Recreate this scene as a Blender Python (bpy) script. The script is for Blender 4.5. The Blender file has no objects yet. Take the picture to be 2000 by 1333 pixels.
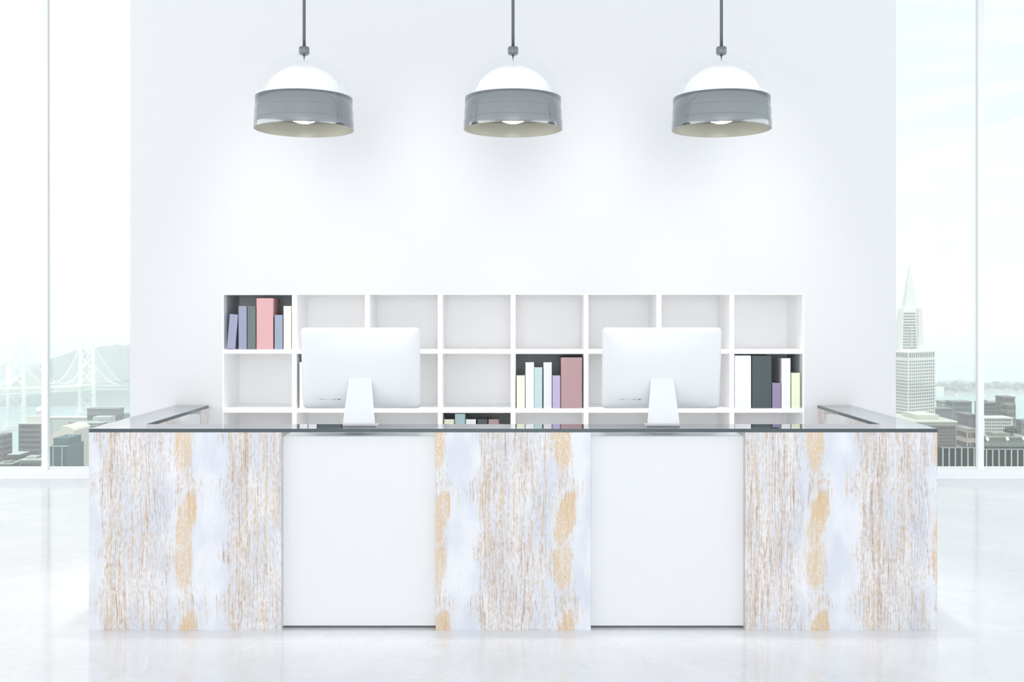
import bpy, bmesh, math, random
from mathutils import Vector, Matrix
random.seed(7)
SC = bpy.context.scene
COL = SC.collection

# ------------------------------------------------------------------ camera, world, light
F = 2140.0            # focal length in pixels of the 2000 px wide frame
CX, CY = 1002.0, 611.0
CAMZ = 1.735
cam_d = bpy.data.cameras.new('camera')
cam_d.sensor_width = 36.0
cam_d.lens = F / 2000.0 * 36.0
cam_d.shift_x = -(CX - 1000.0) / 2000.0
cam_d.shift_y = (CY - 666.5) / 2000.0
cam_d.clip_end = 20000
cam = bpy.data.objects.new('camera', cam_d)
cam.location = (0, 0, CAMZ)
cam.rotation_euler = (math.pi / 2, 0, 0)
COL.objects.link(cam)
SC.camera = cam

SC.view_settings.view_transform = 'Standard'
SC.view_settings.look = 'None'
SC.view_settings.gamma = 1.0
SC.view_settings.use_curve_mapping = False
SC.view_settings.exposure = -0.33
cy = SC.cycles
cy.use_denoising = True
cy.max_bounces = 10
cy.diffuse_bounces = 8
cy.glossy_bounces = 4
cy.transmission_bounces = 4
cy.transparent_max_bounces = 16
cy.volume_bounces = 2
cy.caustics_reflective = False
cy.caustics_refractive = False
cy.sample_clamp_indirect = 4.0

world = bpy.data.worlds.new('world')
SC.world = world
world.use_nodes = True
wn, wl = world.node_tree.nodes, world.node_tree.links
wn.clear()
w_out = wn.new('ShaderNodeOutputWorld')
w_bg = wn.new('ShaderNodeBackground')
w_tc = wn.new('ShaderNodeTexCoord')
w_sep = wn.new('ShaderNodeSeparateXYZ')
w_ramp = wn.new('ShaderNodeMapRange')
w_ramp.inputs[1].default_value = -0.35
w_ramp.inputs[2].default_value = 0.42
w_mix = wn.new('ShaderNodeMix'); w_mix.data_type = 'RGBA'
w_mix.inputs[6].default_value = (0.985, 0.995, 0.99, 1)
w_mix.inputs[7].default_value = (0.76, 0.83, 0.85, 1)
w_map = wn.new('ShaderNodeMapping')
w_map.inputs['Scale'].default_value = (3.0, 3.0, 16.0)
w_noise = wn.new('ShaderNodeTexNoise')
w_noise.inputs['Scale'].default_value = 3.0
w_noise.inputs['Detail'].default_value = 5.0
w_cr = wn.new('ShaderNodeMapRange')
w_cr.inputs[1].default_value = 0.48
w_cr.inputs[2].default_value = 0.75
w_cr.inputs[4].default_value = 0.55
w_mix2 = wn.new('ShaderNodeMix'); w_mix2.data_type = 'RGBA'
w_mix2.inputs[7].default_value = (1.03, 1.02, 0.99, 1)
wl.new(w_tc.outputs['Generated'], w_sep.inputs[0])
wl.new(w_sep.outputs['X'], w_ramp.inputs[0])
wl.new(w_ramp.outputs[0], w_mix.inputs[0])
wl.new(w_tc.outputs['Generated'], w_map.inputs[0])
wl.new(w_map.outputs[0], w_noise.inputs['Vector'])
wl.new(w_noise.outputs['Fac'], w_cr.inputs[0])
wl.new(w_cr.outputs[0], w_mix2.inputs[0])
wl.new(w_mix.outputs[2], w_mix2.inputs[6])
wl.new(w_mix2.outputs[2], w_bg.inputs['Color'])
w_bg.inputs['Strength'].default_value = 1.5
wl.new(w_bg.outputs[0], w_out.inputs['Surface'])

CEIL = 5.4

def area_light(name, loc, rot, sx, sy, power, color=(1, 1, 1)):
    d = bpy.data.lights.new(name, 'AREA')
    d.shape = 'RECTANGLE'; d.size = sx; d.size_y = sy
    d.energy = power; d.color = color
    o = bpy.data.objects.new(name, d)
    o.location = loc; o.rotation_euler = rot
    COL.objects.link(o)
    return o

# added fill light under the ceiling, out of view, to brighten the lobby
area_light('ceiling_fill_light', (0, 2.6, CEIL - 0.05), (0, 0, 0), 11.0, 9.0, 25, (1.0, 0.985, 0.99))
# added fill: area lights standing in for daylight at the unseen rear and side windows
area_light('rear_fill_light', (0, -5.9, 2.3), (math.radians(90), 0, 0), 5.6, 3.6, 360, (1.0, 0.985, 1.0))
area_light('left_fill_light', (-8.9, 3.5, 2.7), (math.radians(90), 0, math.radians(-90)), 15, 5.0, 330, (1.0, 0.99, 1.0))
area_light('right_fill_light', (8.9, 3.5, 2.7), (math.radians(90), 0, math.radians(90)), 15, 5.0, 310, (0.98, 0.97, 1.0))

sun_d = bpy.data.lights.new('sun', 'SUN')
sun_d.energy = 2.9; sun_d.angle = math.radians(12); sun_d.color = (1.0, 0.985, 0.95)
sun = bpy.data.objects.new('sun', sun_d)
sun.rotation_euler = (math.radians(20), 0, 0)
COL.objects.link(sun)

# ------------------------------------------------------------------ helpers
def lin(c):
    c = c / 255.0
    return c / 12.92 if c <= 0.04045 else ((c + 0.055) / 1.055) ** 2.4

def rgb(r, g, b):
    return (lin(r), lin(g), lin(b), 1.0)

def P(px, py, d):
    return Vector(((px - CX) / F * d, d, CAMZ - (py - CY) / F * d))

def X(px, d): return (px - CX) / F * d
def Z(py, d): return CAMZ - (py - CY) / F * d

def new_mat(name):
    m = bpy.data.materials.new(name)
    m.use_nodes = True
    n, l = m.node_tree.nodes, m.node_tree.links
    b = n.get('Principled BSDF')
    return m, n, l, b

def mat(name, col, rough=0.5, metal=0.0, spec=0.5, noise=0.0, nscale=20.0, emit=None, estr=0.0):
    m, n, l, b = new_mat(name)
    b.inputs['Base Color'].default_value = col
    b.inputs['Roughness'].default_value = rough
    b.inputs['Metallic'].default_value = metal
    b.inputs['Specular IOR Level'].default_value = spec
    if emit:
        b.inputs['Emission Color'].default_value = emit
        b.inputs['Emission Strength'].default_value = estr
    if noise > 0:
        tc = n.new('ShaderNodeTexCoord'); no = n.new('ShaderNodeTexNoise')
        no.inputs['Scale'].default_value = nscale; no.inputs['Detail'].default_value = 6
        mr = n.new('ShaderNodeMapRange')
        mr.inputs[1].default_value = 0.3; mr.inputs[2].default_value = 0.7
        mr.inputs[3].default_value = 1 - noise; mr.inputs[4].default_value = 1 + noise
        mx = n.new('ShaderNodeVectorMath'); mx.operation = 'SCALE'
        mx.inputs[0].default_value = col[:3]
        l.new(tc.outputs['Object'], no.inputs['Vector'])
        l.new(no.outputs['Fac'], mr.inputs[0])
        l.new(mr.outputs[0], mx.inputs['Scale'])
        l.new(mx.outputs[0], b.inputs['Base Color'])
    return m

class NB:
    """tiny node-building helper"""
    def __init__(s, n, l): s.n, s.l = n, l
    def v(s, sock, val):
        if hasattr(val, 'is_output'): s.l.new(val, sock)
        else: sock.default_value = val
    def m(s, op, a, b=None, c=None, clamp=False):
        x = s.n.new('ShaderNodeMath'); x.operation = op; x.use_clamp = clamp
        s.v(x.inputs[0], a)
        if b is not None: s.v(x.inputs[1], b)
        if c is not None: s.v(x.inputs[2], c)
        return x.outputs[0]
    def comb(s, a, b, c):
        x = s.n.new('ShaderNodeCombineXYZ')
        s.v(x.inputs[0], a); s.v(x.inputs[1], b); s.v(x.inputs[2], c)
        return x.outputs[0]
    def noise(s, vec, scale, detail=4, rough=0.5, dist=0.0):
        x = s.n.new('ShaderNodeTexNoise')
        s.l.new(vec, x.inputs['Vector']); x.inputs['Scale'].default_value = scale
        x.inputs['Detail'].default_value = detail; x.inputs['Roughness'].default_value = rough
        x.inputs['Distortion'].default_value = dist
        return x.outputs['Fac']
    def rng(s, val, a, b, c=0.0, d=1.0, smooth=True):
        x = s.n.new('ShaderNodeMapRange')
        if smooth: x.interpolation_type = 'SMOOTHSTEP'
        s.v(x.inputs[0], val); s.v(x.inputs[1], a); s.v(x.inputs[2], b)
        s.v(x.inputs[3], c); s.v(x.inputs[4], d)
        return x.outputs[0]
    def mix(s, f, a, b):
        x = s.n.new('ShaderNodeMix'); x.data_type = 'RGBA'
        s.v(x.inputs[0], f); s.v(x.inputs[6], a); s.v(x.inputs[7], b)
        return x.outputs[2]

def glass_mat(name, tint, f0=0.045, rough=0.0, gloss=(1, 1, 1, 1), maxf=1.0, power=5.0):
    """thin clear glass: see-through straight on, mirror-like at a grazing view"""
    m = bpy.data.materials.new(name); m.use_nodes = True
    n, l = m.node_tree.nodes, m.node_tree.links
    n.clear(); nb = NB(n, l)
    out = n.new('ShaderNodeOutputMaterial')
    geo = n.new('ShaderNodeNewGeometry')
    dot = n.new('ShaderNodeVectorMath'); dot.operation = 'DOT_PRODUCT'
    l.new(geo.outputs['Normal'], dot.inputs[0]); l.new(geo.outputs['Incoming'], dot.inputs[1])
    c = nb.m('ABSOLUTE', dot.outputs['Value'])
    k = nb.m('POWER', nb.m('SUBTRACT', 1.0, c, clamp=True), power)
    fr = nb.m('MULTIPLY_ADD', k, maxf - f0, f0)
    tr = n.new('ShaderNodeBsdfTransparent'); tr.inputs[0].default_value = tint
    gl = n.new('ShaderNodeBsdfGlossy'); gl.inputs['Color'].default_value = gloss
    gl.inputs['Roughness'].default_value = rough
    mx = n.new('ShaderNodeMixShader')
    l.new(fr, mx.inputs[0]); l.new(tr.outputs[0], mx.inputs[1]); l.new(gl.outputs[0], mx.inputs[2])
    l.new(mx.outputs[0], out.inputs['Surface'])
    return m

class MB:
    """collects shapes, then links them as ONE mesh object"""
    def __init__(s): s.bm = bmesh.new()
    def box(s, x0, x1, y0, y1, z0, z1, mi=0):
        vs = [s.bm.verts.new(c) for c in ((x0,y0,z0),(x1,y0,z0),(x1,y1,z0),(x0,y1,z0),(x0,y0,z1),(x1,y0,z1),(x1,y1,z1),(x0,y1,z1))]
        for f in ((0,3,2,1),(4,5,6,7),(0,1,5,4),(1,2,6,5),(2,3,7,6),(3,0,4,7)):
            fc = s.bm.faces.new([vs[i] for i in f]); fc.material_index = mi
        return s
    def prism(s, pts, axis, a0, a1, mi=0):
        """polygon pts (2D) extruded along axis between a0 and a1"""
        def mk(p, a):
            return {'x': (a, p[0], p[1]), 'y': (p[0], a, p[1]), 'z': (p[0], p[1], a)}[axis]
        A = [s.bm.verts.new(mk(p, a0)) for p in pts]
        B = [s.bm.verts.new(mk(p, a1)) for p in pts]
        n = len(pts)
        s.bm.faces.new(A).material_index = mi; s.bm.faces.new(B[::-1]).material_index = mi
        for i in range(n):
            s.bm.faces.new([A[i], B[i], B[(i+1) % n], A[(i+1) % n]]).material_index = mi
        return s
    def lathe(s, prof, cx=0, cy=0, seg=64, close=False, mi=0):
        rings = []
        for r, z in prof:
            if r < 1e-6: rings.append([s.bm.verts.new((cx, cy, z))])
            else: rings.append([s.bm.verts.new((cx + r*math.cos(2*math.pi*i/seg), cy + r*math.sin(2*math.pi*i/seg), z)) for i in range(seg)])
        if close: rings.append(rings[0])
        for a, b in zip(rings, rings[1:]):
            for i in range(seg):
                j = (i+1) % seg
                if len(a) == 1 and len(b) == 1: continue
                if len(a) == 1: f = s.bm.faces.new([a[0], b[j], b[i]])
                elif len(b) == 1: f = s.bm.faces.new([a[i], a[j], b[0]])
                else: f = s.bm.faces.new([a[i], a[j], b[j], b[i]])
                f.material_index = mi; f.smooth = True
        return s
    def bar(s, p, q, r, seg=6):
        p, q = Vector(p), Vector(q); d = (q - p).normalized()
        up = Vector((0, 0, 1)) if abs(d.z) < 0.9 else Vector((1, 0, 0))
        a = d.cross(up).normalized(); b = d.cross(a)
        A, B = [], []
        for i in range(seg):
            t = 2*math.pi*(i+0.5)/seg; o = a*math.cos(t)*r + b*math.sin(t)*r
            A.append(s.bm.verts.new(p+o)); B.append(s.bm.verts.new(q+o))
        s.bm.faces.new(A); s.bm.faces.new(B[::-1])
        for i in range(seg):
            j = (i+1) % seg; s.bm.faces.new([A[i], B[i], B[j], A[j]])
        return s
    def blob(s, c, rx, ry, rz, jit=0.15, sub=2):
        r = bmesh.ops.create_icosphere(s.bm, subdivisions=sub, radius=1.0)
        for v in r['verts']:
            k = 1 + random.uniform(-jit, jit)
            v.co = Vector((c[0] + v.co.x*rx*k, c[1] + v.co.y*ry*k, c[2] + v.co.z*rz*k))
        return s
    def build(s, name, mats, parent=None, bevel=0.0, smooth=False, rel=None):
        bmesh.ops.recalc_face_normals(s.bm, faces=s.bm.faces)
        me = bpy.data.meshes.new(name)
        if smooth:
            for f in s.bm.faces: f.smooth = True
        s.bm.to_mesh(me); s.bm.free()
        for m in (mats if isinstance(mats, (list, tuple)) else [mats]): me.materials.append(m)
        o = bpy.data.objects.new(name, me); COL.objects.link(o)
        if parent:
            o.parent = parent
            o.matrix_parent_inverse = Matrix.Translation(-parent.location) if rel is None else Matrix.Identity(4)
        if bevel > 0:
            b = o.modifiers.new('bevel', 'BEVEL'); b.width = bevel; b.segments = 2; b.limit_method = 'ANGLE'
        return o

def tag(o, label=None, cat=None, group=None, kind=None):
    if label: o['label'] = label
    if cat: o['category'] = cat
    if group: o['group'] = group
    if kind: o['kind'] = kind
    return o

def empty(name, loc, label=None, cat=None, group=None, kind=None):
    o = bpy.data.objects.new(name, None); o.location = loc
    o.empty_display_size = 0.1
    COL.objects.link(o)
    return tag(o, label, cat, group, kind)

# ------------------------------------------------------------------ materials
M = {}
M['wall'] = mat('white_wall_paint', (0.715, 0.725, 0.735, 1), 0.55, spec=0.3)
M['ceiling'] = mat('ceiling_paint', (0.86, 0.87, 0.88, 1), 0.7)
M['white'] = mat('white_lacquer', (0.735, 0.745, 0.755, 1), 0.35, spec=0.4)
M['shelf'] = mat('white_shelf_board', (0.93, 0.93, 0.93, 1), 0.4, spec=0.35)
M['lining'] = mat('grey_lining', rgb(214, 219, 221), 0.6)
M['frame'] = mat('white_window_frame', (0.94, 0.945, 0.96, 1), 0.35, spec=0.4)
M['aluminium'] = mat('pale_aluminium', (0.75, 0.765, 0.78, 1), 0.32, spec=0.5)
M['port'] = mat('port_grey', rgb(120, 122, 128), 0.5)
M['seam'] = mat('pale_grey_ring', rgb(205, 208, 214), 0.5)
M['screen'] = mat('black_screen', (0.01, 0.01, 0.012, 1), 0.1)
M['edge'] = mat('dark_glass_edge', rgb(78, 90, 93), 0.12, spec=0.5)
M['top_glass'] = glass_mat('clear_glass_top', (0.86, 0.88, 0.88, 1), 0.05, 0.0, (0.98, 0.985, 1, 1), power=3.6)
M['pane'] = glass_mat('window_glass', (0.985, 0.995, 0.995, 1), 0.03, 0.0, maxf=0.5)
M['dome'] = glass_mat('clear_dome_glass', (0.985, 0.99, 0.995, 1), 0.035, 0.0, maxf=0.55)
M['rod'] = mat('grey_rod_metal', rgb(118, 124, 126), 0.35, 0.6)
M['bulb'] = mat('lit_bulb', (1, 1, 1, 1), 0.4, emit=(1.0, 0.98, 0.93, 1), estr=6.0)
M['shade_in'] = mat('shade_inside', rgb(168, 166, 152), 0.38, 0.35)

def brushed():
    m, n, l, b = new_mat('brushed_steel'); nb = NB(n, l)
    b.inputs['Base Color'].default_value = rgb(152, 157, 159)
    b.inputs['Metallic'].default_value = 1.0
    tc = n.new('ShaderNodeTexCoord'); sep = n.new('ShaderNodeSeparateXYZ')
    l.new(tc.outputs['Object'], sep.inputs[0])
    v = nb.comb(nb.m('MULTIPLY', sep.outputs[0], 2.0), nb.m('MULTIPLY', sep.outputs[1], 2.0), nb.m('MULTIPLY', sep.outputs[2], 400.0))
    ns = nb.noise(v, 1.0, 2)
    l.new(nb.rng(ns, 0.3, 0.7, 0.10, 0.16), b.inputs['Roughness'])
    return m
M['steel'] = brushed()

def floor_mat():
    m, n, l, b = new_mat('polished_concrete'); nb = NB(n, l)
    tc = n.new('ShaderNodeTexCoord'); o = tc.outputs['Object']
    a = nb.noise(o, 0.9, 6, 0.6, 0.6)
    c = nb.noise(o, 4.5, 8, 0.65, 1.2)
    k = nb.noise(o, 38.0, 4, 0.6)
    base = nb.mix(nb.rng(a, 0.35, 0.68), (0.67, 0.68, 0.70, 1), (0.74, 0.745, 0.76, 1))
    base = nb.mix(nb.m('MULTIPLY', nb.rng(c, 0.52, 0.72), 0.45), base, (0.80, 0.81, 0.82, 1))
    base = nb.mix(nb.m('MULTIPLY', nb.rng(k, 0.62, 0.74), 0.10), base, (0.50, 0.51, 0.52, 1))
    # fine veins
    vn = nb.m('ABSOLUTE', nb.m('SUBTRACT', nb.noise(o, 1.7, 7, 0.62, 1.8), 0.5))
    base = nb.mix(nb.m('MULTIPLY', nb.rng(vn, 0.0, 0.012, 1.0, 0.0), 0.28), base, (0.52, 0.53, 0.55, 1))
    l.new(base, b.inputs['Base Color'])
    l.new(nb.rng(a, 0.3, 0.7, 0.07, 0.13), b.inputs['Roughness'])
    b.inputs['IOR'].default_value = 2.3
    return m
M['floor'] = floor_mat()

def wood_mat():
    """white-washed worn timber veneer: a sheet of 0.69 x 0.65 m repeats, grain upright"""
    m, n, l, b = new_mat('whitewashed_wood'); nb = NB(n, l)
    tc = n.new('ShaderNodeTexCoord'); sep = n.new('ShaderNodeSeparateXYZ')
    l.new(tc.outputs['Object'], sep.inputs[0])
    TU, TV = 0.690, 0.652
    u0 = nb.m('ADD', nb.m('ADD', sep.outputs[0], 2.314), nb.m('SUBTRACT', sep.outputs[1], 5.978))
    v0 = nb.m('SUBTRACT', 1.101, sep.outputs[2])      # distance below the top, downwards
    u, v = u0, v0
    # a slow sway of the grain
    sway = nb.noise(nb.comb(nb.m('MULTIPLY', u, 5.0), 0.0, nb.m('MULTIPLY', v, 3.0)), 1.0, 2)
    us = nb.m('MULTIPLY_ADD', nb.m('SUBTRACT', sway, 0.5), 0.035, u)
    joint = 0.0
    frayn = nb.noise(nb.comb(nb.m('MULTIPLY', u0, 70.0), joint, nb.m('MULTIPLY', v0, 9.0)), 1.0, 3, 0.6)
    fray = nb.m('MULTIPLY', nb.m('SUBTRACT', frayn, 0.5), 0.085)
    def ell(cu, cv, ru, rv, soft=0.35, slope=0.0):
        du = nb.m('WRAP', nb.m('SUBTRACT', u, cu), TU / 2, -TU / 2)
        dv = nb.m('WRAP', nb.m('SUBTRACT', v, cv), TV / 2, -TV / 2)
        du = nb.m('ADD', du, fray)
        if slope: du = nb.m('MULTIPLY_ADD', dv, slope, du)
        a = nb.m('POWER', nb.m('DIVIDE', nb.m('ABSOLUTE', du), ru), 2.0)
        c = nb.m('POWER', nb.m('DIVIDE', nb.m('ABSOLUTE', dv), rv), 2.0)
        d = nb.m('SQRT', nb.m('ADD', a, c))
        return nb.rng(d, 1 - soft, 1 + soft, 1.0, 0.0)
    def add(x, y, k): return nb.m('MULTIPLY_ADD', y, k, x)
    # how worn each region is
    worn = nb.m('MULTIPLY', ell(0.13, 0.42, 0.095, 0.26, 0.7), 0.055)
    worn = add(worn, ell(0.11, 0.08, 0.09, 0.18, 0.7), 0.045)
    worn = add(worn, ell(0.30, 0.10, 0.12, 0.22, 0.7), 0.04)
    worn = add(worn, ell(0.30, 0.43, 0.08, 0.25, 0.7), 0.03)
    worn = add(worn, ell(0.56, 0.38, 0.10, 0.12, 0.5), 0.07)
    worn = add(worn, ell(0.02, 0.52, 0.05, 0.13, 0.5), -0.13)
    worn = add(worn, ell(0.03, 0.16, 0.035, 0.08, 0.5), -0.14)
    worn = add(worn, ell(0.64, 0.10, 0.060, 0.22, 0.5), -0.15)
    worn = add(worn, ell(0.64, 0.50, 0.055, 0.16, 0.5), -0.16)
    worn = add(worn, ell(0.455, 0.30, 0.016, 0.12, 0.4), -0.22)
    def gn(fu, fv, seed, det=3, ro=0.55, dist=0.0):
        return nb.noise(nb.comb(nb.m('MULTIPLY', us, fu), nb.m('ADD', joint, seed), nb.m('MULTIPLY', v, fv)), 1.0, det, ro, dist)
    g1 = gn(225, 3.6, 3.1, 3, 0.6, 0.15)         # main grain, about 7 mm apart
    g2 = gn(340, 22.0, 9.7, 2, 0.5, 0.2)         # hair lines
    g3 = gn(34, 2.4, 5.5, 3, 0.55, 0.3)          # broad bands
    brk = nb.noise(nb.comb(nb.m('MULTIPLY', u0, 60.0), 1.0, nb.m('MULTIPLY', v0, 34.0)), 1.0, 4, 0.65)
    s = nb.m('MULTIPLY_ADD', g3, 0.22, nb.m('MULTIPLY', g1, 0.78))
    s = nb.m('ADD', s, worn)
    s = nb.m('MULTIPLY_ADD', nb.m('SUBTRACT', brk, 0.5), 0.30, s)
    streak = nb.rng(s, 0.545, 0.605)
    s2 = nb.m('MULTIPLY_ADD', worn, 0.8, nb.m('ADD', nb.m('MULTIPLY', g2, 0.7), nb.m('MULTIPLY', brk, 0.3)))
    fine = nb.rng(s2, 0.545, 0.64)
    white = nb.mix(nb.rng(nb.noise(nb.comb(nb.m('MULTIPLY', u0, 7.0), 0.0, nb.m('MULTIPLY', v0, 3.0)), 1.0, 3), 0.35, 0.65), (0.62, 0.65, 0.71, 1), (0.74, 0.75, 0.775, 1))
    tanc = nb.mix(nb.rng(g3, 0.35, 0.65), rgb(212, 184, 146), rgb(186, 148, 112))
    col = nb.mix(nb.m('MULTIPLY', fine, 0.50), white, rgb(168, 160, 156))
    hair = nb.m('MULTIPLY', nb.rng(gn(300, 12.0, 44.0, 2, 0.5, 0.2), 0.60, 0.68), nb.rng(brk, 0.45, 0.6))
    col = nb.mix(nb.m('MULTIPLY', hair, 0.45), col, rgb(176, 156, 136))
    wide = nb.m('MULTIPLY', nb.rng(nb.m('ADD', gn(62, 1.3, 21.0, 2, 0.5, 0.1), nb.m('MULTIPLY', worn, 0.6)), 0.60, 0.66), nb.rng(brk, 0.38, 0.5))
    col = nb.mix(nb.m('MULTIPLY', wide, 0.62), col, rgb(208, 178, 132))
    scr = nb.m('MULTIPLY', ell(0.40, 0.45, 0.06, 0.20, 0.4), nb.rng(g2, 0.44, 0.58))
    col = nb.mix(nb.m('MULTIPLY', scr, 0.38), col, rgb(160, 158, 164))
    lightn = nb.mix(nb.rng(g2, 0.5, 0.6), tanc, rgb(222, 208, 188))
    col = nb.mix(nb.m('MULTIPLY', streak, 0.62), col, lightn)
    crack = nb.m('MULTIPLY', nb.rng(s, 0.61, 0.66), nb.rng(g2, 0.48, 0.54))
    col = nb.mix(nb.m('MULTIPLY', crack, 0.65), col, rgb(120, 96, 78))
    # bare tan patches flecked with white paint; the lower one is a leaning arch of grain
    tan1 = ell(0.515, 0.06, 0.050, 0.17, 0.25)
    arch = ell(0.530, 0.49, 0.052, 0.150, 0.16, 0.20)
    fl = nb.rng(nb.noise(nb.comb(nb.m('MULTIPLY', us, 190.0), 2.0, nb.m('MULTIPLY', v, 60.0)), 1.0, 2, 0.5, 0.6), 0.46, 0.58)
    patch = nb.m('MULTIPLY', nb.m('MAXIMUM', tan1, arch), nb.m('MULTIPLY_ADD', fl, -0.60, 0.95))
    patch = nb.m('MULTIPLY', patch, nb.rng(nb.m('MULTIPLY_ADD', g3, 0.5, g1), 0.55, 0.75, 0.25, 1.0))
    col = nb.mix(patch, col, rgb(212, 184, 144))
    marg = nb.m('MULTIPLY', nb.m('SUBTRACT', ell(0.522, 0.48, 0.076, 0.185, 0.10, 0.20), ell(0.530, 0.49, 0.054, 0.155, 0.10, 0.20), clamp=True), 0.85)
    marg = nb.m('MULTIPLY', marg, nb.rng(g1, 0.35, 0.6, 1.0, 0.5))
    col = nb.mix(marg, col, (0.69, 0.71, 0.74, 1))
    l.new(col, b.inputs['Base Color'])
    b.inputs['Roughness'].default_value = 0.55
    bp = n.new('ShaderNodeBump'); bp.inputs['Strength'].default_value = 0.12; bp.inputs['Distance'].default_value = 0.002
    l.new(streak, bp.inputs['Height']); bp.invert = True
    l.new(bp.outputs[0], b.inputs['Normal'])
    return m
M['wood'] = wood_mat()

# ------------------------------------------------------------------ room shell
D0 = 5.978                    # desk front plane
D_WALL = 7.500
SS = F / D_WALL                # pixels per metre on the wall plane
SH_D = 0.425
def sx(px): return (px - CX) / SS
def sz(py): return CAMZ - (py - CY) / SS
D_WIN = 11.39
RX = 9.0; RB = -6.0; RW = 11.72
tag(MB().box(-RX, RX, RB, RW, -0.3, 0).build('floor', M['floor']), kind='structure')
tag(MB().box(-RX, RX, RB, RW, CEIL, CEIL + 0.3).build('ceiling', M['ceiling']), kind='structure')
wx0, wx1 = X(254, D_WALL), X(1750, D_WALL)
NX0, NX1, NZ = sx(434.0), sx(1571.2), sz(572.5)      # niche that holds the bookcase
b = MB()
b.box(wx0, NX0, D_WALL, D_WALL + 0.6, 0, CEIL); b.box(NX1, wx1, D_WALL, D_WALL + 0.6, 0, CEIL)
b.box(NX0, NX1, D_WALL, D_WALL + 0.6, NZ, CEIL); b.box(NX0, NX1, D_WALL + 0.45, D_WALL + 0.6, 0, NZ)
tag(b.build('wall_back', M['wall']), kind='structure')

def window(idx, x0, x1, mull):
    w = empty('window_%d' % idx, ((x0 + x1) / 2, D_WIN, 0), kind='structure')
    b = MB(); b.box(x0, x1, D_WIN, D_WIN + 0.33, 0, 0.09)
    b.box(x0, x1, D_WIN + 0.04, D_WIN + 0.25, CEIL - 0.08, CEIL)
    b.build('window_frame', M['frame'], w, bevel=0.004)
    xs = [x0] + mull + [x1]
    for a, c in zip(xs, xs[1:]):
        MB().box(a + 0.026, c - 0.026, D_WIN + 0.140, D_WIN + 0.148, 0.09, CEIL - 0.08).build('glass_pane', M['pane'], w)
    for mx in mull:
        MB().box(mx - 0.033, mx + 0.033, D_WIN + 0.08, D_WIN + 0.139, 0.09, CEIL - 0.08).build('mullion', M['frame'], w, bevel=0.004)
    return w
mxl, mxr = X(87.0, D_WIN + 0.08), X(1916.0, D_WIN + 0.08)
window(1, -RX, 0, [-7.6, mxl, -2.1])
window(2, 0, RX, [2.1, mxr, 7.6])

def side_wall(idx, sx):
    w = empty('window_%d' % idx, (sx * RX, 3, 0), kind='structure')
    x0, x1 = sorted((sx * RX, sx * (RX + 0.15)))
    b = MB(); b.box(x0, x1, RB, RW, 0, 0.09); b.box(x0, x1, RB, RW, CEIL - 0.1, CEIL)
    b.build('window_frame', M['frame'], w)
    for y in range(7):
        yy = RB + 0.1 + y * (RW - RB - 0.2) / 6
        MB().box(x0, x1, yy - 0.05, yy + 0.05, 0.09, CEIL - 0.1).build('mullion', M['frame'], w)
side_wall(3, -1); side_wall(4, 1)
b = MB()
b.box(-RX, -2.95, RB - 0.2, RB, 0, CEIL); b.box(2.95, RX, RB - 0.2, RB, 0, CEIL)
b.box(-2.95, 2.95, RB - 0.2, RB, 4.3, CEIL); b.box(-2.95, 2.95, RB - 0.2, RB, 0, 0.3)
tag(b.build('rear_light_block', M['wall']), kind='structure')  # unseen solid wall added to hold back sky light around the opening
w5 = empty('window_5', (0, RB, 0.3), kind='structure')
b = MB(); b.box(-2.95, 2.95, RB - 0.15, RB - 0.05, 0.3, 0.38); b.box(-2.95, 2.95, RB - 0.15, RB - 0.05, 4.22, 4.3)
b.build('window_frame', M['frame'], w5)
for xx in (-2.92, -1.0, 1.0, 2.92):
    MB().box(xx - 0.03, xx + 0.03, RB - 0.15, RB - 0.05, 0.38, 4.22).build('mullion', M['frame'], w5)

# ------------------------------------------------------------------ reception desk
S0 = 358.0
def dx(px): return (px - CX) / S0
WL, WR = dx(173.5), dx(1831.0)
BD = 0.245; WW = 0.231; WEND = 7.4985
ZG0, ZG1 = 1.081, 1.101
desk = empty('reception_desk', (0, D0, 0), 'U-shaped reception desk of whitewashed worn wood blocks alternating with plain white fronts', 'desk')
def wood_block(x0, x1, y0, y1):
    return MB().box(x0, x1, y0, y1, 0, ZG0).build('wood_block', M['wood'], desk, bevel=0.0012)
wood_block(WL, dx(549), D0, D0 + BD)
wood_block(dx(851), dx(1154), D0, D0 + BD)
wood_block(dx(1456), WR, D0, D0 + BD)
for a, c in ((dx(549), dx(851)), (dx(1154), dx(1456))):
    MB().box(a + 0.0005, c - 0.0005, D0 + 0.040, D0 + BD - 0.01, 0.014, 1.0545).build('white_front', M['white'], desk, bevel=0.0015)
    MB().box(a + 0.001, c - 0.001, D0 + 0.12, D0 + BD - 0.05, 0.0, 0.0138).build('plinth', M['lining'], desk)
YA, YB = 1.147 * D0, 1.228 * D0
for s in (-1, 1):
    xo = WL if s < 0 else WR
    xi = xo - s * WW
    x0, x1 = sorted((xo, xi))
    wood_block(x0, x1, D0 + BD, YA)
    wood_block(x0, x1, YB, WEND)
    MB().box(x0 + 0.012, x1 - 0.012, YA + 0.0005, YB - 0.0005, 0.014, 1.0545).build('white_front', M['white'], desk, bevel=0.0015)
    MB().box(x0 + 0.05, x1 - 0.05, YA + 0.001, YB - 0.001, 0, 0.0138).build('plinth', M['lining'], desk)

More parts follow.
